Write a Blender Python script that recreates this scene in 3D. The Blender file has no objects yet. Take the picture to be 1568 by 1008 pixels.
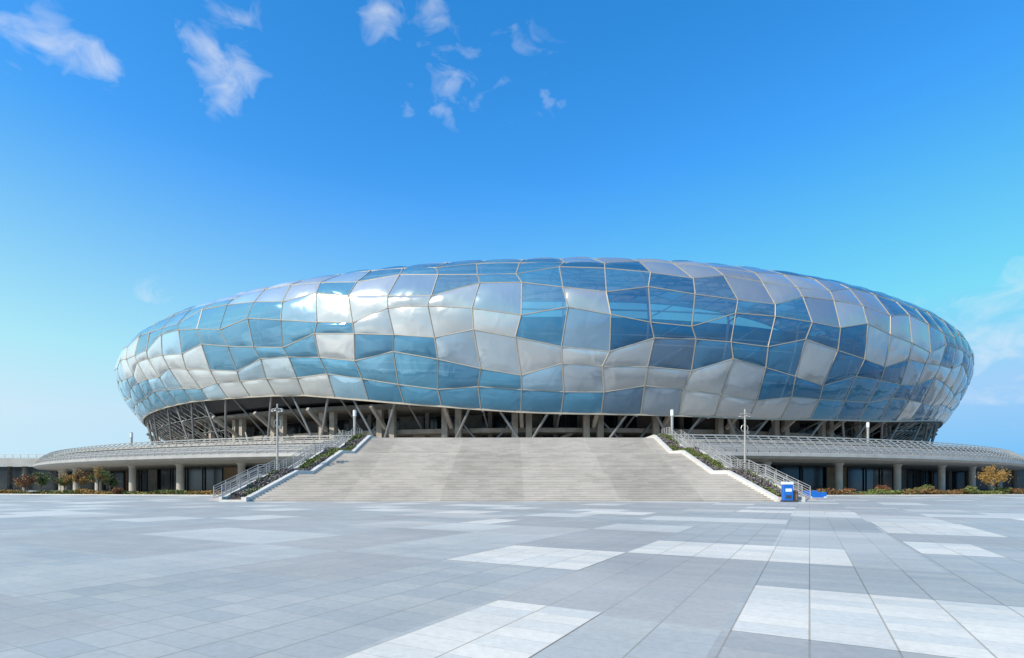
import bpy, math, random
import numpy as np
from mathutils import Vector, Matrix
random.seed(7); np.random.seed(7)
rad=math.radians
scene=bpy.context.scene
scene.view_settings.view_transform='Standard'
try: scene.view_settings.look='None'
except: pass
scene.view_settings.exposure=0

# ---------------------------------------------------------------- helpers
class MB:
    def __init__(s): s.v=[];s.f=[];s.m=[]
    def add(s,vs,fs,mi=0):
        o=len(s.v); s.v.extend([tuple(p) for p in vs])
        for f in fs: s.f.append(tuple(o+i for i in f)); s.m.append(mi)
    def box(s,c,d,mi=0,rz=0):
        x,y,z=d[0]/2,d[1]/2,d[2]/2; ca,sa=math.cos(rz),math.sin(rz)
        vs=[]
        for dz in(-z,z):
            for a,b in((-x,-y),(x,-y),(x,y),(-x,y)):
                vs.append((c[0]+a*ca-b*sa,c[1]+a*sa+b*ca,c[2]+dz))
        s.add(vs,[(3,2,1,0),(4,5,6,7),(0,1,5,4),(1,2,6,5),(2,3,7,6),(3,0,4,7)],mi)
    def tube(s,a,b,r,n=6,mi=0,r2=None,cap=True):
        a=Vector(a);b=Vector(b);d=(b-a)
        if d.length<1e-6:return
        d.normalize(); r2=r if r2 is None else r2
        u=d.cross(Vector((0,0,1)))
        if u.length<1e-3:u=Vector((1,0,0))
        u.normalize();w=d.cross(u)
        vs=[]
        for p,rr in((a,r),(b,r2)):
            for k in range(n):
                t=2*math.pi*(k+.5)/n
                vs.append(p+u*math.cos(t)*rr+w*math.sin(t)*rr)
        fs=[(k,(k+1)%n,n+(k+1)%n,n+k) for k in range(n)]
        if cap: fs+= [tuple(range(n-1,-1,-1)),tuple(range(n,2*n))]
        s.add(vs,fs,mi)
    def obj(s,name,mats,parent=None,smooth=False,fix=True):
        me=bpy.data.meshes.new(name); me.from_pydata(s.v,[],s.f)
        for m in mats: me.materials.append(m)
        me.polygons.foreach_set('material_index',s.m)
        if smooth: me.polygons.foreach_set('use_smooth',[True]*len(s.f))
        me.update()
        if fix:
            import bmesh
            bm=bmesh.new();bm.from_mesh(me);bmesh.ops.recalc_face_normals(bm,faces=bm.faces);bm.to_mesh(me);bm.free()
        o=bpy.data.objects.new(name,me); scene.collection.objects.link(o)
        if parent:o.parent=parent
        return o
def empty(name,loc=(0,0,0)):
    o=bpy.data.objects.new(name,None); scene.collection.objects.link(o); return o

def newmat(name):
    m=bpy.data.materials.new(name); m.use_nodes=True
    return m,m.node_tree.nodes,m.node_tree.links,m.node_tree.nodes['Principled BSDF']
def simple(name,col,rough=.6,metal=0,var=.15,scale=1.0,spec=.5):
    m,N,L,B=newmat(name)
    g=N.new('ShaderNodeNewGeometry'); n=N.new('ShaderNodeTexNoise'); n.inputs['Scale'].default_value=scale;n.inputs['Detail'].default_value=3
    L.new(g.outputs['Position'],n.inputs['Vector'])
    r=N.new('ShaderNodeValToRGB')
    r.color_ramp.elements[0].position=.3;r.color_ramp.elements[1].position=.7
    r.color_ramp.elements[0].color=(*[c*(1-var) for c in col],1)
    r.color_ramp.elements[1].color=(*[min(1,c*(1+var)) for c in col],1)
    L.new(n.outputs['Fac'],r.inputs['Fac']);L.new(r.outputs['Color'],B.inputs['Base Color'])
    B.inputs['Roughness'].default_value=rough;B.inputs['Metallic'].default_value=metal
    B.inputs['Specular IOR Level'].default_value=spec
    return m
def M(N,L,op,a,b=None,c=None,clamp=False):
    n=N.new('ShaderNodeMath');n.operation=op;n.use_clamp=clamp
    for i,x in enumerate((a,b,c)):
        if x is None: continue
        if isinstance(x,(int,float)): n.inputs[i].default_value=x
        else: L.new(x,n.inputs[i])
    return n.outputs[0]
def mixc(N,L,f,a,b,mode='MIX'):
    n=N.new('ShaderNodeMix');n.data_type='RGBA';n.blend_type=mode
    if isinstance(f,(int,float)): n.inputs[0].default_value=f
    else: L.new(f,n.inputs[0])
    for i,x in((6,a),(7,b)):
        if isinstance(x,tuple): n.inputs[i].default_value=x
        else: L.new(x,n.inputs[i])
    return n.outputs[2]

# ---------------------------------------------------------------- materials
def paver(name,base,light,patch):
    m,N,L,B=newmat(name)
    g=N.new('ShaderNodeNewGeometry')
    mp=N.new('ShaderNodeMapping');mp.inputs['Rotation'].default_value=(0,0,rad(29));L.new(g.outputs['Position'],mp.inputs['Vector'])
    br=N.new('ShaderNodeTexBrick');br.offset=0.0;br.squash=1
    L.new(mp.outputs[0],br.inputs['Vector'])
    br.inputs['Scale'].default_value=1;br.inputs['Brick Width'].default_value=.8;br.inputs['Row Height'].default_value=.4
    br.inputs['Mortar Size'].default_value=.006;br.inputs['Mortar Smooth'].default_value=.3;br.inputs['Bias'].default_value=0
    c=base
    br.inputs['Color1'].default_value=(c[0]*.89,c[1]*.91,c[2]*.94,1)
    br.inputs['Color2'].default_value=(c[0]*1.10,c[1]*1.06,c[2]*1.03,1)
    br.inputs['Mortar'].default_value=(c[0]*.70,c[1]*.70,c[2]*.70,1)
    sp=N.new('ShaderNodeSeparateXYZ');L.new(mp.outputs[0],sp.inputs[0])
    fx=M(N,L,'FRACT',M(N,L,'DIVIDE',sp.outputs['X'],.8))
    d=M(N,L,'MINIMUM',fx,M(N,L,'SUBTRACT',1,fx))
    jl=M(N,L,'LESS_THAN',d,.014)
    col=mixc(N,L,M(N,L,'MULTIPLY',jl,.65),br.outputs['Color'],(c[0]*.52,c[1]*.44,c[2]*.34,1))
    if not patch:
        v=N.new('ShaderNodeVectorMath');v.operation='MULTIPLY_ADD';L.new(mp.outputs[0],v.inputs[0]);v.inputs[1].default_value=(1/3.2,1/3.2,0);v.inputs[2].default_value=(.28,-.08,.5)
        fl=N.new('ShaderNodeVectorMath');fl.operation='FLOOR';L.new(v.outputs[0],fl.inputs[0])
        w=N.new('ShaderNodeTexWhiteNoise');w.noise_dimensions='3D';L.new(fl.outputs[0],w.inputs['Vector'])
        s0=N.new('ShaderNodeSeparateXYZ');L.new(g.outputs['Position'],s0.inputs[0])
        far=N.new('ShaderNodeMapRange');L.new(s0.outputs['Y'],far.inputs['Value']);far.inputs['From Min'].default_value=14;far.inputs['From Max'].default_value=24;far.inputs['To Min'].default_value=.2;far.inputs['To Max'].default_value=.75
        lt=M(N,L,'MULTIPLY',M(N,L,'GREATER_THAN',w.outputs['Value'],.72),far.outputs[0])
        col=mixc(N,L,lt,col,(*light,1))
        w2=N.new('ShaderNodeTexWhiteNoise');w2.noise_dimensions='3D'
        ad=N.new('ShaderNodeVectorMath');ad.operation='ADD';L.new(fl.outputs[0],ad.inputs[0]);ad.inputs[1].default_value=(17,5,3);L.new(ad.outputs[0],w2.inputs['Vector'])
        dk=M(N,L,'MULTIPLY',M(N,L,'GREATER_THAN',w2.outputs['Value'],.6),.4)
        col=mixc(N,L,dk,col,(base[0]*.94,base[1]*.83,base[2]*.80,1))
    n=N.new('ShaderNodeTexNoise');n.inputs['Scale'].default_value=.16;n.inputs['Detail'].default_value=6;n.inputs['Roughness'].default_value=.65;L.new(g.outputs['Position'],n.inputs['Vector'])
    r=N.new('ShaderNodeMapRange');L.new(n.outputs['Fac'],r.inputs['Value']);r.inputs['From Min'].default_value=.3;r.inputs['From Max'].default_value=.7;r.inputs['To Min'].default_value=.82;r.inputs['To Max'].default_value=1.12
    n2=N.new('ShaderNodeTexNoise');n2.inputs['Scale'].default_value=9;n2.inputs['Detail'].default_value=6;n2.inputs['Roughness'].default_value=.75;L.new(g.outputs['Position'],n2.inputs['Vector'])
    r2=N.new('ShaderNodeMapRange');L.new(n2.outputs['Fac'],r2.inputs['Value']);r2.inputs['From Min'].default_value=.3;r2.inputs['From Max'].default_value=.7;r2.inputs['To Min'].default_value=.87;r2.inputs['To Max'].default_value=1.09
    k=M(N,L,'MULTIPLY',r.outputs[0],r2.outputs[0])
    cx=N.new('ShaderNodeCombineXYZ')
    for i in range(3): L.new(k,cx.inputs[i])
    col=mixc(N,L,1.0,col,cx.outputs[0],'MULTIPLY')
    L.new(col,B.inputs['Base Color'])
    B.inputs['Roughness'].default_value=.5;B.inputs['Specular IOR Level'].default_value=.5
    return m
m_pave=paver('plaza_paving',(.45,.45,.415),(.72,.68,.60),False)
m_light=paver('light_paving',(.77,.72,.62),(.6,.6,.6),True)
m_conc=simple('concrete',(.17,.155,.135),.8,var=.25,scale=.6)
m_beige=simple('beige_concrete',(.33,.29,.245),.8,var=.2,scale=.5)  # beige of the bowl concrete, gap shade darkened into the colour
m_concl=simple('pale_concrete',(.40,.37,.33),.75,var=.15,scale=.6)
m_curb=simple('pale_stone',(.60,.57,.52),.7,var=.1,scale=2)
m_fas=simple('fascia_panel',(.33,.32,.30),.5,var=.12,scale=.5)
m_steel=simple('steel_grey',(.20,.20,.20),.4,metal=.3,var=.1)
m_truss=simple('truss_paint',(.5,.53,.56),.5,var=.05)
m_white=simple('white_paint',(.75,.76,.77),.4,var=.04)
m_dsteel=simple('dark_steel',(.06,.065,.075),.5,metal=.3,var=.1)
m_shade_liner=simple('shade_liner',(.025,.028,.034),.6,var=.3,scale=.5)  # near-black, for added sheets that darken the gap and the lattice
m_dark=simple('dark_glass',(.015,.02,.025),.12,var=.3,scale=.4)
m_tan=simple('timber_wall',(.33,.22,.12),.7,var=.2,scale=.6)
m_frame=simple('shell_frame_metal',(.36,.32,.26),.5,metal=.1,var=.08)
m_soil=simple('soil',(.10,.07,.05),.9,var=.3,scale=4)
m_blue=simple('blue_plastic',(.01,.13,.50),.4,var=.06)
m_brown=simple('brown_metal',(.20,.12,.08),.5,var=.1)
m_rail=simple('galvanised_rail',(.40,.385,.36),.4,metal=.3,var=.08)
m_bark=simple('bark',(.12,.09,.07),.9,var=.3,scale=6)
m_grass=simple('grass',(.12,.12,.04),.9,var=.4,scale=1.5)
def leafmat(name,c1,c2):
    m,N,L,B=newmat(name)
    g=N.new('ShaderNodeNewGeometry')
    n=N.new('ShaderNodeTexNoise');n.inputs['Scale'].default_value=1.1;L.new(g.outputs['Position'],n.inputs['Vector'])
    f=M(N,L,'ADD',M(N,L,'MULTIPLY',g.outputs['Random Per Island'],.6),M(N,L,'MULTIPLY',n.outputs['Fac'],.5),clamp=True)
    L.new(mixc(N,L,f,(*c1,1),(*c2,1)),B.inputs['Base Color']);B.inputs['Roughness'].default_value=.7
    return m
m_hedge=leafmat('hedge_leaves',(.07,.10,.02),(.20,.22,.06))
m_purple=leafmat('purple_leaves',(.11,.09,.10),(.24,.21,.2))
m_red=leafmat('russet_leaves',(.12,.045,.02),(.25,.11,.04))
m_gold=leafmat('gold_leaves',(.24,.13,.03),(.40,.24,.06))
m_green=leafmat('green_leaves',(.03,.05,.015),(.09,.11,.03))

def stairmat(name,k):
    m,N,L,B=newmat(name)
    g=N.new('ShaderNodeNewGeometry');sp=N.new('ShaderNodeSeparateXYZ');L.new(g.outputs['Position'],sp.inputs[0])
    fz=M(N,L,'FLOOR',M(N,L,'MULTIPLY',M(N,L,'SUBTRACT',sp.outputs['Z'],.01),1/.17917))
    fx=M(N,L,'FLOOR',M(N,L,'ADD',M(N,L,'MULTIPLY',sp.outputs['X'],1/1.2),M(N,L,'MULTIPLY',fz,.37)))
    cb=N.new('ShaderNodeCombineXYZ');L.new(fx,cb.inputs[0]);L.new(fz,cb.inputs[1])
    w=N.new('ShaderNodeTexWhiteNoise');L.new(cb.outputs[0],w.inputs['Vector'])
    nn=N.new('ShaderNodeTexNoise');nn.inputs['Scale'].default_value=.13;nn.inputs['Detail'].default_value=5;L.new(g.outputs['Position'],nn.inputs['Vector'])
    f=M(N,L,'ADD',M(N,L,'MULTIPLY',w.outputs['Value'],.5),M(N,L,'SUBTRACT',M(N,L,'MULTIPLY',nn.outputs['Fac'],1.2),.35),clamp=True)
    bx=M(N,L,'PINGPONG',M(N,L,'ADD',sp.outputs['X'],3),9.0)
    f=M(N,L,'ADD',f,M(N,L,'MULTIPLY',M(N,L,'GREATER_THAN',bx,4.2),.26),clamp=True)
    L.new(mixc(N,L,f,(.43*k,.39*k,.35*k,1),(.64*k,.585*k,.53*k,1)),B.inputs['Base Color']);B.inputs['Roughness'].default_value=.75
    return m
m_stair=stairmat('stair_granite',1.0);m_riser=stairmat('stair_riser',.70)  # darker copy of the tread granite, riser shade put into the colour

def cushion(name,alpha):
    m,N,L,B=newmat(name)
    a=N.new('ShaderNodeAttribute');a.attribute_name='pv'
    s=N.new('ShaderNodeSeparateColor');L.new(a.outputs['Color'],s.inputs[0])
    g=N.new('ShaderNodeNewGeometry')
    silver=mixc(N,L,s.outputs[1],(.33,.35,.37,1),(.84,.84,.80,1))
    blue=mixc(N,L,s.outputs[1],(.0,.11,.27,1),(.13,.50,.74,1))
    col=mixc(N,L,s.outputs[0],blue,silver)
    L.new(col,B.inputs['Base Color'])
    ro=N.new('ShaderNodeMapRange');L.new(s.outputs[0],ro.inputs['Value']);ro.inputs['To Min'].default_value=.08;ro.inputs['To Max'].default_value=.24
    L.new(ro.outputs[0],B.inputs['Roughness'])
    mt=N.new('ShaderNodeMapRange');L.new(s.outputs[0],mt.inputs['Value']);mt.inputs['To Min'].default_value=.25;mt.inputs['To Max'].default_value=.5
    L.new(mt.outputs[0],B.inputs['Metallic'])
    B.inputs['Specular IOR Level'].default_value=.4
    B.inputs['Coat Weight'].default_value=.45;B.inputs['Coat Roughness'].default_value=.04
    n=N.new('ShaderNodeTexNoise');n.inputs['Scale'].default_value=.25;n.inputs['Detail'].default_value=1;n.inputs['Distortion'].default_value=1.0;L.new(g.outputs['Position'],n.inputs['Vector'])
    b=N.new('ShaderNodeBump');b.inputs['Strength'].default_value=.35;b.inputs['Distance'].default_value=.5;L.new(n.outputs['Fac'],b.inputs['Height'])
    L.new(b.outputs['Normal'],B.inputs['Normal']);L.new(b.outputs['Normal'],B.inputs['Coat Normal'])
    B.inputs['Alpha'].default_value=alpha
    return m
m_cush=cushion('etfe_cushion',1.0)
m_cusht=cushion('etfe_cushion_clear',.74)

# ---------------------------------------------------------------- ground
mb=MB(); mb.add([(-3000,-200,0),(3000,-200,0),(3000,4000,0),(-3000,4000,0)],[(0,1,2,3)])
mb.obj('plaza_ground',[m_pave])
a29=rad(29)
def st(s,t): return (s*math.sin(a29)+t*math.cos(a29), s*math.cos(a29)-t*math.sin(a29))
mb=MB()
for s0,s1,t0,t1 in [(9.9,13.1,-7.2,-4.0),(13.1,16.4,-4.0,.8),(6.7,9.9,-.8,4.0),(3.5,6.8,-4.0,-2.4),(22.8,29.3,2.4,5.6),(16.4,19.6,2.4,4.0),
                    (29.3,32.5,-12,-8),(26,29.3,-20,-16.8),(35.7,39,-4,2.4),(32.5,35.7,8.8,15),(19.6,22.8,-13.6,-12.0)]:
    mb.add([(*st(s0,t0),.004),(*st(s0,t1),.004),(*st(s1,t1),.004),(*st(s1,t0),.004)],[(0,1,2,3)])
mb.obj('light_paving_bands',[m_light])

# ---------------------------------------------------------------- stadium
CX,CY,R=9.3,253.0,158.0
NC,NR=124,16
pp=np.array([(-7,14.8),(-4.2,19.5),(-1.9,24.5),(-.4,29.5),(-.2,34.3),(-2.3,39.3),(-6.8,43.6),(-13.5,46.9),(-23,49.2),(-35,50.4),(-47,50)],float)
def catmull(P,n):
    out=[]
    Q=np.vstack([2*P[0]-P[1],P,2*P[-1]-P[-2]])
    for i in range(1,len(Q)-2):
        for k in range(n):
            t=k/n;p0,p1,p2,p3=Q[i-1],Q[i],Q[i+1],Q[i+2]
            out.append(.5*((2*p1)+(-p0+p2)*t+(2*p0-5*p1+4*p2-p3)*t*t+(-p0+3*p1-3*p2+p3)*t**3))
    out.append(P[-1]);return np.array(out)
pc=catmull(pp,12); al=np.concatenate([[0],np.cumsum(np.linalg.norm(np.diff(pc,axis=0),axis=1))]);al=al/al[-1]*NR
dzp=[(-180,3),(-90,6),(-50,6.8),(-35,6.8),(-21,5.6),(-12,2.8),(-4,.8),(0,.4),(16,.0),(30,1.2),(49,5.0),(90,5),(180,3)]
tzp=[(-180,0),(-90,-2),(-50,-2),(-25,-1.5),(-10,0),(0,.3),(20,1.0),(50,1.5),(90,0),(180,0)]
def wrap(d): return (d+180)%360-180
def spos(phi,v,off=0):
    d=wrap(math.degrees(phi))
    r=R+np.interp(v,al,pc[:,0])+off; z=np.interp(v,al,pc[:,1])
    f=min(1,max(0,v/9)); z+=(1-f)*np.interp(d,[p[0] for p in dzp],[p[1] for p in dzp])+f*np.interp(d,[p[0] for p in tzp],[p[1] for p in tzp])
    return Vector((CX+r*math.sin(phi),CY-r*math.cos(phi),z))
dphi=2*math.pi/NC
rng=np.random.RandomState(3)
jit=rng.uniform(-1,1,(NC,NR+1,2))
V={}
PER,SLO,OFS=6.3,.5,2.6
for i in range(NC):
    ii=i if i<NC/2 else i-NC
    for j in range(NR+1):
        fv=0 if j==0 else (.55 if j==1 else 1)
        q=2*math.pi*(ii*.25+j*.5)
        # descending runs of joints that step back up, giving the slanting facets
        s3=((ii+j*2)%4)/4.0-.375
        vv=j+fv*(-.62*s3+.20*math.sin(2*math.pi*(ii*.118-j*.17)+1)+.05*jit[i,j,0])
        uu=ii+fv*(.08*math.sin(2*math.pi*(ii*.17+j*.31))+.03*jit[i,j,1])
        vv=min(max(vv,0),NR) if j<NR else NR
        V[i,j]=(uu*dphi,vv,spos(uu*dphi,vv))
stadium=empty('stadium')
n=6
verts=[];faces=[];cols=[];mids=[]
for i in range(NC):
    i2=(i+1)%NC
    ii=i if i<NC/2 else i-NC
    for j in range(NR):
        A,Bq,C,D=[Vector(V[k][2]) for k in((i,j),(i2,j),(i2,j+1),(i,j+1))]
        nor=(C-A).cross(D-Bq).normalized()
        out=Vector((A.x-CX,A.y-CY,0)).normalized()+Vector((0,0,.8 if j>8 else 0))
        if nor.dot(out)<0: nor=-nor
        o=len(verts)
        hh=.36+.12*rng.rand(); tx,ty=rng.uniform(-.15,.15,2)
        for b in range(n+1):
            for a in range(n+1):
                x=a/n;y=b/n
                p=A*(1-x)*(1-y)+Bq*x*(1-y)+C*x*y+D*(1-x)*y
                e=(4*x*(1-x))*(4*y*(1-y))
                h=hh*e**.62*(1+(x-.5)*tx*6+(y-.5)*ty*6)
                verts.append(p+nor*h)
        ph=(j+.5+SLO*(ii+.5)-OFS)%PER
        ph=min(ph,PER-ph)
        t=(1.7+rng.uniform(-.25,.25)-ph)/.9
        sil=max(0,min(1,t))
        if rng.rand()<.04: sil=1-sil
        if ii<-3 and j>7: sil=max(sil,rng.choice([0.05,.4,.8]))
        if ii>2 and j>9: sil=max(sil,rng.choice([.1,.8,1]))
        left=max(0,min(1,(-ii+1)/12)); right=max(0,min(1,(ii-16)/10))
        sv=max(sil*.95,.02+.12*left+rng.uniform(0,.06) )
        g2=min(1,max(0,rng.uniform(.04,.34)+.66*left+.12*right+ (.3 if j>8 else 0)+(.12 if (j<2 and sil<.5) else 0)))  # sunlit left side painted into the tint; upper rows lighter too
        clear=sv<.35 and -17<ii<22
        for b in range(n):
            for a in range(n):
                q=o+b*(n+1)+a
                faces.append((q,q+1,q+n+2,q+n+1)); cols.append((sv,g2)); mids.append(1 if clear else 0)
me=bpy.data.meshes.new('shell_cushions');me.from_pydata([tuple(v) for v in verts],[],faces)
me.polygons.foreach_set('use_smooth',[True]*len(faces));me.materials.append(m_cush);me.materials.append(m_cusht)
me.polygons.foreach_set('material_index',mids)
ca=me.color_attributes.new('pv','FLOAT_COLOR','CORNER')
arr=np.zeros((len(faces)*4,4),np.float32);cc=np.repeat(np.array(cols),4,axis=0);arr[:,0]=cc[:,0];arr[:,1]=cc[:,1];arr[:,3]=1
ca.data.foreach_set('color',arr.ravel());me.update()
o=bpy.data.objects.new('shell_cushions',me);scene.collection.objects.link(o);o.parent=stadium
mb=MB()
for i in range(NC):
    i2=(i+1)%NC
    for j in range(NR+1):
        p=V[i,j][2]
        mb.tube(p,V[i2,j][2],.11 if j else .24,4,cap=False)
        if j<NR: mb.tube(p,V[i,j+1][2],.14,4,cap=False)
mb.obj('shell_frame',[m_frame],stadium,fix=False)

def cyl(phi,r,z): return (CX+r*math.sin(phi),CY-r*math.cos(phi),z)
def ring(mb,prof,cx,cy,N=240,mi=0,a0=0,a1=2*math.pi,skip=None,closed=False):
    full=abs(a1-a0-2*math.pi)<1e-6
    o=len(mb.v);K=len(prof);cnt=N if full else N+1
    for k in range(cnt):
        t=a0+(a1-a0)*k/N
        for r,z in prof: mb.v.append((cx+r*math.sin(t),cy-r*math.cos(t),z))
    for k in range(N):
        t=a0+(a1-a0)*(k+.5)/N
        if skip and skip(t): continue
        k2=(k+1)%cnt
        for q in range(K if closed else K-1):
            q2=(q+1)%K
            mb.f.append((o+k*K+q,o+k2*K+q,o+k2*K+q2,o+k*K+q2));mb.m.append(mi)
mb=MB()
for v in (1.7,3,4.3,5.6,7,8.4,9.8):
    for i in range(NC):
        for dv in (0,.35):
            mb.tube(spos(i*dphi,v+dv,-2.6),spos((i+1)*dphi,v+dv,-2.6),.16,4,cap=False)
for i in range(0,NC,2):
    for v in range(0,13):
        mb.tube(spos(i*dphi,v,-2.4),spos(i*dphi,v+1,-2.4),.22,4,cap=False)
        mb.tube(spos(i*dphi,v,-2.4),spos((i+1)*dphi,v+1,-4.5),.14,4,cap=False)
mb.obj('roof_truss',[m_truss],stadium,fix=False)

mb=MB()
ring(mb,[(134,8.6),(134,20),(137,26),(140,33),(140,37),(120,30),(110,12)],CX,CY,248,0)
ring(mb,[(133,12.5),(142,12.5),(142,13.4),(133,13.4)],CX,CY,248,3,closed=True)
ring(mb,[(133,17.2),(146,17.6),(146,18.4),(133,18.4)],CX,CY,248,0,closed=True)
NB=62
for k in range(NB):
    t=2*math.pi*(k+.5)/NB; w=2*math.pi/NB
    for dt in(-.010,.010):
        p=cyl(t+dt,143.6,0);mb.box((p[0],p[1],13.6),(1.25,1.1,10),3,rz=t)
    mb.tube(cyl(t,144,13.5),cyl(t,150,17.5),.5,4,3)
    p=cyl(t+w/2,138,0);mb.box((p[0],p[1],13.5),(.9,.9,9.8),0,rz=t)
    if k%3==1:
        mb.tube(cyl(t+w*.2,139.5,8.8),cyl(t+w*.75,139.5,12.6),.5,4,3)
    if k%3==2:
        p=cyl(t+w*.5,136.5,0);mb.box((p[0],p[1],10.6),(7,3,3.9),3,rz=t+w*.5)
    for z0,z1 in((8.8,12.4),(13.6,17.1)):
        for q in range(4):
            if (k*7+q*3)%7==0: continue
            ta=t+w*(.13+q*.19);tb=ta+w*.175
            P=[cyl(ta,134.15,z0),cyl(tb,134.15,z0),cyl(tb,134.15,z1),cyl(ta,134.15,z1)]
            mb.add(P,[(0,1,2,3)],2)
mb.obj('concrete_bowl',[m_conc,m_concl,m_dark,m_beige],stadium)
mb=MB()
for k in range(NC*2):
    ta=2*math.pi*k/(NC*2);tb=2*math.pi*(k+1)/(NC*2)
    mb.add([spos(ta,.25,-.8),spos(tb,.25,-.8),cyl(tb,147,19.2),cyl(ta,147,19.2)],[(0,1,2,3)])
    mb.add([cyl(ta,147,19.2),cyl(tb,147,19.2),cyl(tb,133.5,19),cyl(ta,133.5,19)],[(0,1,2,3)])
mb.obj('light_block_ring',[m_shade_liner],stadium,fix=False)  # added dark ring under the shell, keeps skylight out of the gap
mb=MB()
for k in range(NB):
    t=2*math.pi*(k+.5)/NB
    b=cyl(t+.006,147.5,8.6);w=2*math.pi/NB
    for s in(-.26,.34):
        if (k%3==0 and s<0): continue
        mb.tube(b,spos(t+s*w,0.0,-1),.26,8)
    mb.tube(cyl(t+w/2,141,13.2),spos(t+w/2,0.3,-1.2),.2,8)
    if k%2==0: mb.tube(cyl(t+w/2,145,8.6),cyl(t+w/2+w*.42,143,15.5),.24,8); mb.tube(cyl(t+w/2,145,8.6),cyl(t+w/2-w*.42,143,15.5),.24,8)
mb.obj('v_struts',[m_steel],stadium,fix=False)
mb=MB()
K=248
def cone(tt,f,off=0):
    lp=spos(tt,0);rl=math.hypot(lp.x-CX,lp.y-CY)
    return cyl(tt,138+(rl-.3-138)*f+off,8.7+(lp.z-8.7)*f)
for k in range(K):
    t=2*math.pi*k/K
    d=abs(wrap(math.degrees(t)))
    if d<34 : continue
    w=2*math.pi/K
    for q in range(4):
        f0,f1=q/4,(q+1)/4
        mb.tube(cone(t,f0),cone(t+w,f1),.12,4,cap=False);mb.tube(cone(t+w,f0),cone(t,f1),.12,4,cap=False)
        mb.tube(cone(t,f0),cone(t+w,f0),.14,4,cap=False)
        if d>43:
            mb.add([cone(t,f0,-.5),cone(t+w,f0,-.5),cone(t+w,f1,-.5),cone(t,f1,-.5)],[(0,1,2,3)],1)  # added dark backing sheet so the sunlit lattice band reads dark
mb.obj('lower_lattice',[m_steel,m_shade_liner],stadium,fix=False)
mb=MB()
for dd in(28.5,29.5,36,37,37.8):
    t=rad(dd);p=spos(t,10.2);q=spos(t+.004,10.2);u=Vector((0,0,1.3))
    mb.tube(p,p+u,.06,5);mb.tube(q,q+u,.06,5);mb.tube(p+u,q+u,.06,5)
mb.obj('roof_hoops',[m_rail],stadium,fix=False)

# ---------------------------------------------------------------- podium
podium=empty('podium')
PX=5.0;PY=253
def inst(t,r=170,lim=23.6):
    x=PX+r*math.sin(t);y=PY-r*math.cos(t);return abs(x)<lim and y<120
mb=MB()
ring(mb,[(110,8.59),(168.2,8.59),(168.2,9.1)],PX,PY,720,0)
ring(mb,[(171.6,7.0),(172.1,6.7),(172.2,6.2),(171.6,5.8),(167,5.5),(150,5.5)],PX,PY,720,1,skip=lambda t:inst(t,172,21.5))
ring(mb,[(168.0,8.55),(169.6,7.9),(171.6,7.0)],PX,PY,720,2,skip=lambda t:inst(t,172,21.5))
mb.obj('deck',[m_concl,m_fas,m_fas],podium)
mb=MB()
NRB=560
for k in range(NRB):
    t=2*math.pi*(k+.5)/NRB
    if inst(t) : continue
    if abs(wrap(math.degrees(t)))>100: continue
    pr=[(168.3,9.75),(169.3,9.55),(170.7,8.6),(172.0,7.3)]
    for (r0,z0),(r1,z1) in zip(pr,pr[1:]):
        f=lambda r,z:(PX+r*math.sin(t),PY-r*math.cos(t),z)
        mb.tube(f(r0,z0),f(r1,z1),.07,4,cap=False)
    mb.tube(f(172,7.3),f(172,6.7),.07,4,cap=False)
for r,z in[(168.3,9.75),(169.3,9.55),(169.9,9.15),(170.4,8.8),(170.9,8.4),(171.3,8.0),(171.7,7.65),(172.0,7.3),(168.3,9.3)]:
    s=.055
    ring(mb,[(r-s,z-s),(r+s,z-s),(r+s,z+s),(r-s,z+s)],PX,PY,600,0,a0=rad(-100),a1=rad(100),skip=lambda t:inst(t,r),closed=True)
mb.obj('louvre_screen',[m_rail],podium,fix=False)
mb=MB()
for k in range(68):
    t=2*math.pi*(k+.5)/68
    if inst(t,166,27): continue
    p=(PX+166.5*math.sin(t),PY-166.5*math.cos(t))
    mb.tube((*p,0),(*p,5.0),.62,20,0)
    mb.tube((*p,5.0),(*p,5.49),.62,20,0,r2=.85)
mb.obj('columns',[m_concl],podium,smooth=False)
mb=MB()
ring(mb,[(152,0),(152,5.5)],PX,PY,272,0)
for k in range(136):
    t=2*math.pi*k/136
    if k%9==0: mi=1
    elif k%9==4: mi=2
    else: mi=None
    if mi is not None:
        ta,tb=t,t+2*math.pi/136
        f=lambda t,r,z:(PX+r*math.sin(t),PY-r*math.cos(t),z)
        mb.add([f(ta,152.2,.0),f(tb,152.2,0),f(tb,152.2,5.4),f(ta,152.2,5.4)],[(0,1,2,3)],mi)
    p=(PX+152.3*math.sin(t),PY-152.3*math.cos(t));mb.box((p[0],p[1],2.7),(.2,.3,5.4),3,rz=t)
mb.obj('undercroft_wall',[m_dark,m_tan,m_conc,m_dsteel],podium)

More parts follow.
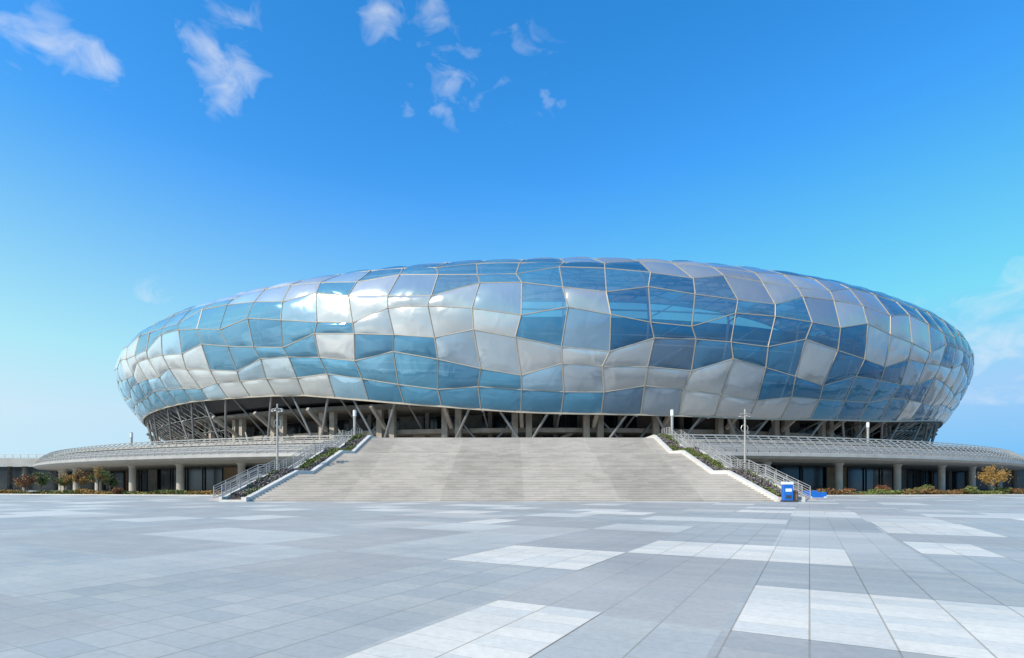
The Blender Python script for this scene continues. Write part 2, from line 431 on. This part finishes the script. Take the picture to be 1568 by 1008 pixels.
# ---------------------------------------------------------------- staircase
stair=empty('grand_staircase')
KY=[53.7,60.9,63.1,70.3,72.5,79.7,84.5];KZ=[0,2.8667,2.8667,5.7333,5.7333,8.6,8.6];KX=[26.2,24.2,23.3,22.1,21.3,20.9,20.9]
xin=lambda y:float(np.interp(y,KY,KX)); zst=lambda y:float(np.interp(y,KY,KZ))
mb=MB()
nst=16;rise=8.6/48;tr=7.2/nst
z=0
for fl in range(3):
    y0=KY[fl*2]
    for k in range(nst):
        y=y0+k*tr;x=xin(y)
        ye=y+tr if k<nst-1 else (KY[fl*2+2] if fl<2 else 92)
        z1=z+rise;xe=xin(ye)+.1
        x+=.1
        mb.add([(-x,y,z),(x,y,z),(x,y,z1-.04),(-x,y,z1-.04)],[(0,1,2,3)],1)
        mb.add([(-x,y,z1-.04),(x,y,z1-.04),(x,y-.03,z1-.04),(-x,y-.03,z1-.04),(-x,y-.03,z1),(x,y-.03,z1),(xe,ye,z1),(-xe,ye,z1)],[(0,1,2,3),(3,2,5,4),(4,5,6,7)])
        z=z1
mb.obj('steps',[m_stair,m_riser],stair,fix=False)
for sgn,nm in((-1,'left'),(1,'right')):
    mb=MB()
    ys=[52.9]+[y for y in KY]
    zz=[0.0]+KZ
    def sect(y,z):
        xi=xin(max(y,53.7));w=2.7 if y<75 else 2.5
        return [(xi,0),(xi,z+.45),(xi+.5,z+.45),(xi+.5,z+.2),(xi+w-.3,z+.2),(xi+w-.3,z+.5),(xi+w,z+.5),(xi+w,0)]
    S=[[(sgn*a,y,b) for a,b in sect(y,z)] for y,z in zip(ys,zz)]
    o=len(mb.v)
    for s in S: mb.v.extend(s)
    for k in range(len(S)-1):
        for q in range(7):
            mb.f.append((o+k*8+q,o+k*8+q+1,o+(k+1)*8+q+1,o+(k+1)*8+q));mb.m.append(1 if q==3 else 0)
    mb.f.append(tuple(o+q for q in range(8)));mb.m.append(0)
    mb.obj('planter_wall_'+nm,[m_curb,m_soil],stair)
    mr=MB()
    yy=np.arange(53.2,84,1.25)
    prev=None
    for y in yy:
        z0=(0 if y<53.7 else zst(y))+.5;x=sgn*(xin(max(y,53.7))+(2.7 if y<75 else 2.5)-.15)
        mr.tube((x,y,z0),(x,y,z0+1.15),.05,6)
        if prev:
            for h in(.25,.45,.65,.85,1.15):
                mr.tube((prev[0],prev[1],prev[2]+h),(x,y,z0+h),.03 if h<1.1 else .05,5)
        prev=(x,y,z0)
    mr.obj('handrail_'+nm,[m_rail],stair,fix=False)
    mr=MB();prev=None
    for y in np.arange(54.5,84,1.5):
        z0=max(0,zst(y)-.3);x=sgn*(xin(y)+4.3)
        mr.tube((x,y,z0),(x,y,z0+1.5),.05,6)
        if prev:
            for h in(.5,.75,1.0,1.25,1.5):
                mr.tube((prev[0],prev[1],prev[2]+h),(x,y,z0+h),.035,5)
        prev=(x,y,z0)
    S=[[(sgn*(xin(y)+2.72),y,0),(sgn*(xin(y)+2.72),y,max(.02,z-.02)),(sgn*(xin(y)+4.45),y,max(.02,z-.02)),(sgn*(xin(y)+4.45),y,0)] for y,z in zip(KY,KZ)]
    o=len(mr.v)
    for s in S: mr.v.extend(s)
    for k in range(len(S)-1):
        for q in range(3):
            mr.f.append((o+k*4+q,o+k*4+q+1,o+(k+1)*4+q+1,o+(k+1)*4+q));mr.m.append(1)
    mr.obj('side_ramp_'+nm,[m_rail,m_concl],stair,fix=False)

# ---------------------------------------------------------------- foliage
def leaf(mb,p,s,mi=0):
    a=Vector((random.gauss(0,1),random.gauss(0,1),random.gauss(0,1))).normalized()
    b=a.orthogonal().normalized();b.rotate(Matrix.Rotation(random.random()*6.28,3,a));c=a.cross(b)
    s*=random.uniform(.6,1.3);P=Vector(p)
    mb.add([P-b*s,P+c*s*.5,P+b*s,P-c*s*.5],[(0,1,2,3)],mi)
for sgn in(-1,1):
    mb=MB()
    for _ in range(9000):
        y=random.uniform(54.2,83);x=xin(y)+random.uniform(.55,2.35)
        hm=.28+.28*math.sin(y*1.9+x)*math.sin(y*.7+3)+.15*(random.random())
        z=zst(y)+.15+random.random()**.7*max(.12,hm+.15)
        leaf(mb,(sgn*x,y,z),.13,0 if (math.sin(y*.8+x*2)>-.2) else 1)
    mb.obj('hedge',[m_hedge,m_purple],fix=False)
def ringY(x,r=174): return PY-math.sqrt(max(0,r*r-(x-PX)**2))
def strip(x0,x1,yf,w,h,n,mats,name,s=.2,base=.0):
    mb=MB()
    for _ in range(n):
        x=random.uniform(x0,x1);y=yf(x)+random.uniform(-w/2,w/2)
        hm=h*(.65+.35*math.sin(x*.55)*math.sin(x*.23+2)+.15*math.sin(x*2.1))
        leaf(mb,(x,y,base+random.random()**.6*hm),s,random.choice([0,0,0,1]) if math.sin(x*.3)>-.5 else 1)
    return mb.obj(name,mats,fix=False)
yl=lambda x:.5*ringY(x)+.5*86-2.0
strip(-125,-32,yl,3.0,.8,15000,[m_hedge,m_gold],'hedge')
strip(34,135,yl,3.0,1.1,17000,[m_red,m_hedge],'hedge')
for x0,x1 in((-150,-31.5),(31.5,150)):
    mb=MB();xs=np.linspace(x0,x1,60)
    for a,b in zip(xs,xs[1:]):
        ya,yb=yl(a),yl(b)
        mb.add([(a,ya-2.6,.0),(b,yb-2.6,.0),(b,yb-2.6,.13),(a,ya-2.6,.13),(a,ya-2.4,.13),(b,yb-2.4,.13),(b,yb+3,.13),(a,ya+3,.13)],[(0,1,2,3),(3,2,5,4)],0)
        mb.add([(a,ya-2.4,.12),(b,yb-2.4,.12),(b,yb+3.5,.12),(a,ya+3.5,.12)],[(0,1,2,3)],1)
    mb.obj('planting_bed',[m_curb,m_grass],fix=False)
def tree(x,y,h,cr,mats,name='tree',dens=1.0,seed=0,trunk=.3):
    random.seed(seed);mb=MB()
    mb.tube((x,y,0),(x+.1,y,h*.45),.09*h/4,8,0,r2=.06*h/4)
    tips=[]
    for k in range(9):
        a=k*2.4+random.random();z0=h*random.uniform(trunk,.5);L=cr*random.uniform(.5,1)
        b=Vector((x+.08,y,z0));t=Vector((x+L*math.cos(a),y+L*math.sin(a),z0+h*random.uniform(.2,.45)))
        mb.tube(b,t,.035*h/4,5,0,r2=.012);tips.append(t);tips.append(b.lerp(t,.6))
    t=Vector((x,y,h*.93));mb.tube((x+.1,y,h*.45),t,.06*h/4,6,0,r2=.015);tips+=[t,Vector((x,y,h*.7))]
    for t in tips:
        c=random.uniform(.22,.42)*cr;mi=random.choice([1,1,2])
        for _ in range(int(130*dens)):
            d=Vector((random.gauss(0,1),random.gauss(0,1),random.gauss(0,.8)))*c*.6
            leaf(mb,t+d,.10+.02*h/4,mi)
    return mb.obj(name,[m_bark]+mats,fix=False)
for k,(px,h,cr,mt) in enumerate([(38,3.4,1.3,[m_red,m_gold]),(62,3.8,1.2,[m_hedge,m_green]),(98,3.6,1.2,[m_gold,m_hedge]),(122,4.0,1.2,[m_gold,m_red]),(150,4.8,1.5,[m_hedge,m_gold]),(168,3.6,1.1,[m_green,m_hedge])]):
    D=90+k%3*3;tree((px-784)*D/822,D,h,cr,mt,'autumn_tree',.8,seed=k+2)
tree((1521-784)*88/822,88,4.6,1.9,[m_gold,m_gold],'autumn_tree',.8,seed=31)
for k,(px,h,w) in enumerate([(1350,1.5,1.0),(1420,1.5,.9),(1300,1.0,.9),(1486,1.3,.9),(180,1.1,.8),(1405,1.1,.7)]):
    random.seed(k);D=86;x0=(px-784)*D/822;mb=MB()
    mb.tube((x0,D,0),(x0,D,h*.6),.06,6,1)
    for _ in range(900):
        d=Vector((random.gauss(0,1),random.gauss(0,1),random.gauss(0,1)));d.normalize();d*=random.random()**.4*(1+.2*math.sin(d.x*7+d.z*5))
        leaf(mb,(x0+d.x*w,D+d.y*w,h*.5+.1+d.z*h*.5),.13)
    mb.obj('shrub',[m_hedge if k%2 else m_red,m_bark],fix=False)
random.seed(5)
mb=MB()
for _ in range(9000):
    x=random.uniform(-520,520)
    if abs(x)<150: continue
    y=330+random.uniform(-10,10);h=7+4*math.sin(x*.05)+2.5*math.sin(x*.31)+1.5*math.sin(x*.9)
    leaf(mb,(x,y,random.random()*h),1.6,0)
mb.obj('distant_tree_line',[m_green],fix=False)

# ---------------------------------------------------------------- approach walkways
for sgn in(-1,1):
    w=empty('elevated_walkway')
    mb=MB()
    x0,x1=sgn*112,sgn*330
    mb.box(((x0+x1)/2,150,8.0),(abs(x1-x0),14,1.0),0)
    mb.box(((x0+x1)/2,142.9,7.6),(abs(x1-x0),.25,2.2),1)
    for k in range(16):
        x=x0+sgn*(6+k*13.5)
        for y in(145,155): mb.tube((x,y,0),(x,y,7.5),.6,14,0)
    for h in(.35,.7,1.1):
        mb.tube((x0,143,8.6+h),(x1,143,8.6+h),.05,5,2)
    for k in range(100):
        x=x0+sgn*k*2.1;mb.tube((x,143,8.5),(x,143,9.7),.05,5,2)
    mb.box(((x0+x1)/2,166,3.6),(abs(x1-x0),.4,7.2),3)
    mb.obj('walkway_structure',[m_conc,m_fas,m_rail,m_dark],w)

# ---------------------------------------------------------------- street furniture
def lamp(x,y,zb,zt):
    e=empty('street_lamp');mb=MB()
    mb.tube((x,y,zb),(x,y,zb+.5),.22,12,0,r2=.2)
    mb.tube((x,y,zb+.5),(x,y,zt),.13,12,0,r2=.09)
    mb.obj('pole',[m_rail],e,fix=False)
    mb=MB()
    zc=zt-.55
    mb.tube((x-.55,y,zc),(x+.55,y,zc),.05,6)
    mb.tube((x,y-.5,zc),(x,y+.5,zc),.05,6)
    for a,b in((-.55,0),(.55,0),(0,-.5),(0,.5)):
        mb.box((x+a,y+b,zc-.14),(.34,.3,.2),1);mb.tube((x+a,y+b,zc-.24),(x+a,y+b,zc-.34),.14,8,0,r2=.18)
    zc=zt-2.2
    for k in range(8):
        t=k*math.pi/4;t2=t+math.pi/4
        mb.tube((x+.42*math.cos(t),y+.1,zc+.42*math.sin(t)),(x+.42*math.cos(t2),y+.1,zc+.42*math.sin(t2)),.035,5)
    mb.box((x+.3,y,zc-.5),(.3,.25,.35),1)
    mb.obj('luminaires',[m_rail,m_steel],e,fix=False)
lamp(-27.1,62,2.9,11.0);lamp(26.9,62,2.9,10.4)
for x,y,zb,zt in((-23.6,80.5,8.6,12.8),(24.0,80.5,8.6,12.9),(63,100,8.6,12.9),(-75,108,8.6,12.0)):
    if abs(x)>50:
        t=math.atan2(x-PX,PY-y);x,y=PX+167*math.sin(t),PY-167*math.cos(t)
    mb=MB();mb.tube((x,y,zb),(x,y,zb+.25),.36,14,0);mb.tube((x,y,zb+.25),(x,y,zt-.9),.2,14,0)
    mb.tube((x,y,zt-.9),(x,y,zt),.25,14,1);mb.tube((x,y,zt),(x,y,zt+.1),.3,14,0,r2=.1)
    mb.obj('lamp_column',[m_rail,m_white],fix=False)
mb=MB();kx=(1203-784)*52.6/822;ky=52.3
mb.box((kx,ky,.08),(1.0,.7,.16),2);mb.box((kx,ky,.95),(.86,.55,1.6),0);mb.box((kx,ky,1.83),(.92,.6,.26),1);mb.box((kx,ky-.285,1.15),(.6,.02,.3),1);mb.box((kx,ky-.29,.5),(.5,.02,.3),2)
mb.obj('information_kiosk',[m_blue,m_white,m_dsteel])
mb=MB();bx=(1217-784)*52.6/822;by=52.6
for a in(-.22,.22): mb.box((bx+a,by,.5),(.06,.35,1.0),1)
mb.box((bx,by,.48),(.36,.34,.7),0);mb.tube((bx-.24,by,.98),(bx+.24,by,.98),.16,10,0)
mb.obj('litter_bin',[m_brown,m_dsteel])
mb=MB();bx=(1240-784)*70/822
mb.box((bx,70,.35),(4.2,.3,.7),0);mb.box((bx,70,.8),(1.8,.25,.2),0)
for a in(-1.9,0,1.9): mb.box((bx+a,70,.06),(.3,.6,.12),1)
mb.obj('blue_barrier',[m_blue,m_white])

# ---------------------------------------------------------------- light & world
SUN_EL=37;sd=Vector((-.76,-.65,0)).normalized()*math.cos(rad(SUN_EL));sd.z=math.sin(rad(SUN_EL))
sl=bpy.data.lights.new('sun','SUN');sl.energy=4.9;sl.angle=rad(.5);sl.color=(1,.94,.84)
so=bpy.data.objects.new('sun',sl);scene.collection.objects.link(so);so.rotation_euler=sd.to_track_quat('Z','Y').to_euler()
W=bpy.data.worlds.new('World');scene.world=W;W.use_nodes=True
N=W.node_tree.nodes;L=W.node_tree.links;bg=N['Background']
sky=N.new('ShaderNodeTexSky');sky.sky_type='NISHITA';sky.sun_disc=False;sky.sun_elevation=rad(SUN_EL);sky.sun_rotation=math.atan2(sd.x,sd.y)%(2*math.pi)
sky.air_density=1.0;sky.dust_density=.3;sky.ozone_density=2.0
hs=N.new('ShaderNodeHueSaturation');hs.inputs['Saturation'].default_value=1.40;hs.inputs['Value'].default_value=1.95;L.new(sky.outputs[0],hs.inputs['Color'])
mn=N.new('ShaderNodeVectorMath');mn.operation='MINIMUM';L.new(hs.outputs[0],mn.inputs[0]);mn.inputs[1].default_value=(5.0,5.5,6.3)
tc=N.new('ShaderNodeTexCoord')
sz=N.new('ShaderNodeSeparateXYZ');L.new(tc.outputs['Generated'],sz.inputs[0])
hz=M(N,L,'SUBTRACT',1,M(N,L,'DIVIDE',sz.outputs['Z'],.50),clamp=True)
hz=M(N,L,'MULTIPLY',M(N,L,'POWER',hz,1.3),1.0)
lx=M(N,L,'MULTIPLY',sz.outputs['X'],-1)
hcol=mixc(N,L,M(N,L,'ADD',M(N,L,'MULTIPLY',lx,.8),.36,clamp=True),(1.0,3.5,6.3,1),(3.9,5.6,6.35,1))
skyc=mixc(N,L,hz,mn.outputs[0],hcol)
nz=N.new('ShaderNodeTexNoise');nz.inputs['Scale'].default_value=19;nz.inputs['Detail'].default_value=8;nz.inputs['Roughness'].default_value=.55;nz.inputs['Distortion'].default_value=.6
mpg=N.new('ShaderNodeMapping');mpg.inputs['Scale'].default_value=(1,1,1.5);L.new(tc.outputs['Generated'],mpg.inputs['Vector']);L.new(mpg.outputs[0],nz.inputs['Vector'])
tot=None
for px,py,rr,st_ in[(335,95,.085,.92),(345,135,.05,.8),(75,76,.065,.75),(30,68,.05,.7),(150,100,.045,.66),(685,120,.11,.54),(585,15,.07,.58),(835,165,.05,.52),(660,12,.06,.5),(370,35,.05,.52),(1545,520,.16,.68),(225,458,.05,.5),(1560,560,.12,.55),(780,100,.10,.42),(625,165,.03,.55)]:
    v=Vector(((px-784)/822,1,(742-py)/822)).normalized()
    sb=N.new('ShaderNodeVectorMath');sb.operation='SUBTRACT';L.new(tc.outputs['Generated'],sb.inputs[0]);sb.inputs[1].default_value=v
    ln=N.new('ShaderNodeVectorMath');ln.operation='LENGTH';L.new(sb.outputs[0],ln.inputs[0])
    q=M(N,L,'MULTIPLY',M(N,L,'SUBTRACT',1,M(N,L,'DIVIDE',ln.outputs['Value'],rr),clamp=True),st_)
    tot=q if tot is None else M(N,L,'MAXIMUM',tot,q)
cl=M(N,L,'MULTIPLY',M(N,L,'SUBTRACT',M(N,L,'ADD',nz.outputs['Fac'],M(N,L,'MULTIPLY',tot,.62)),.72),1.5,clamp=True)
cl=M(N,L,'MULTIPLY',cl,M(N,L,'MULTIPLY',tot,3.0,clamp=True))
cl=M(N,L,'MINIMUM',cl,.8)
fin=mixc(N,L,cl,skyc,(5.9,6.1,6.35,1))
L.new(fin,bg.inputs['Color']);bg.inputs['Strength'].default_value=.15

# ---------------------------------------------------------------- camera
cam=bpy.data.cameras.new('camera');co=bpy.data.objects.new('camera',cam);scene.collection.objects.link(co)
co.location=(0,0,1.7);co.rotation_euler=(rad(90),0,0)
cam.sensor_width=36;cam.lens=36*822/1568;cam.shift_y=(742-504)/1568;cam.clip_end=8000;cam.clip_start=.1
scene.camera=co
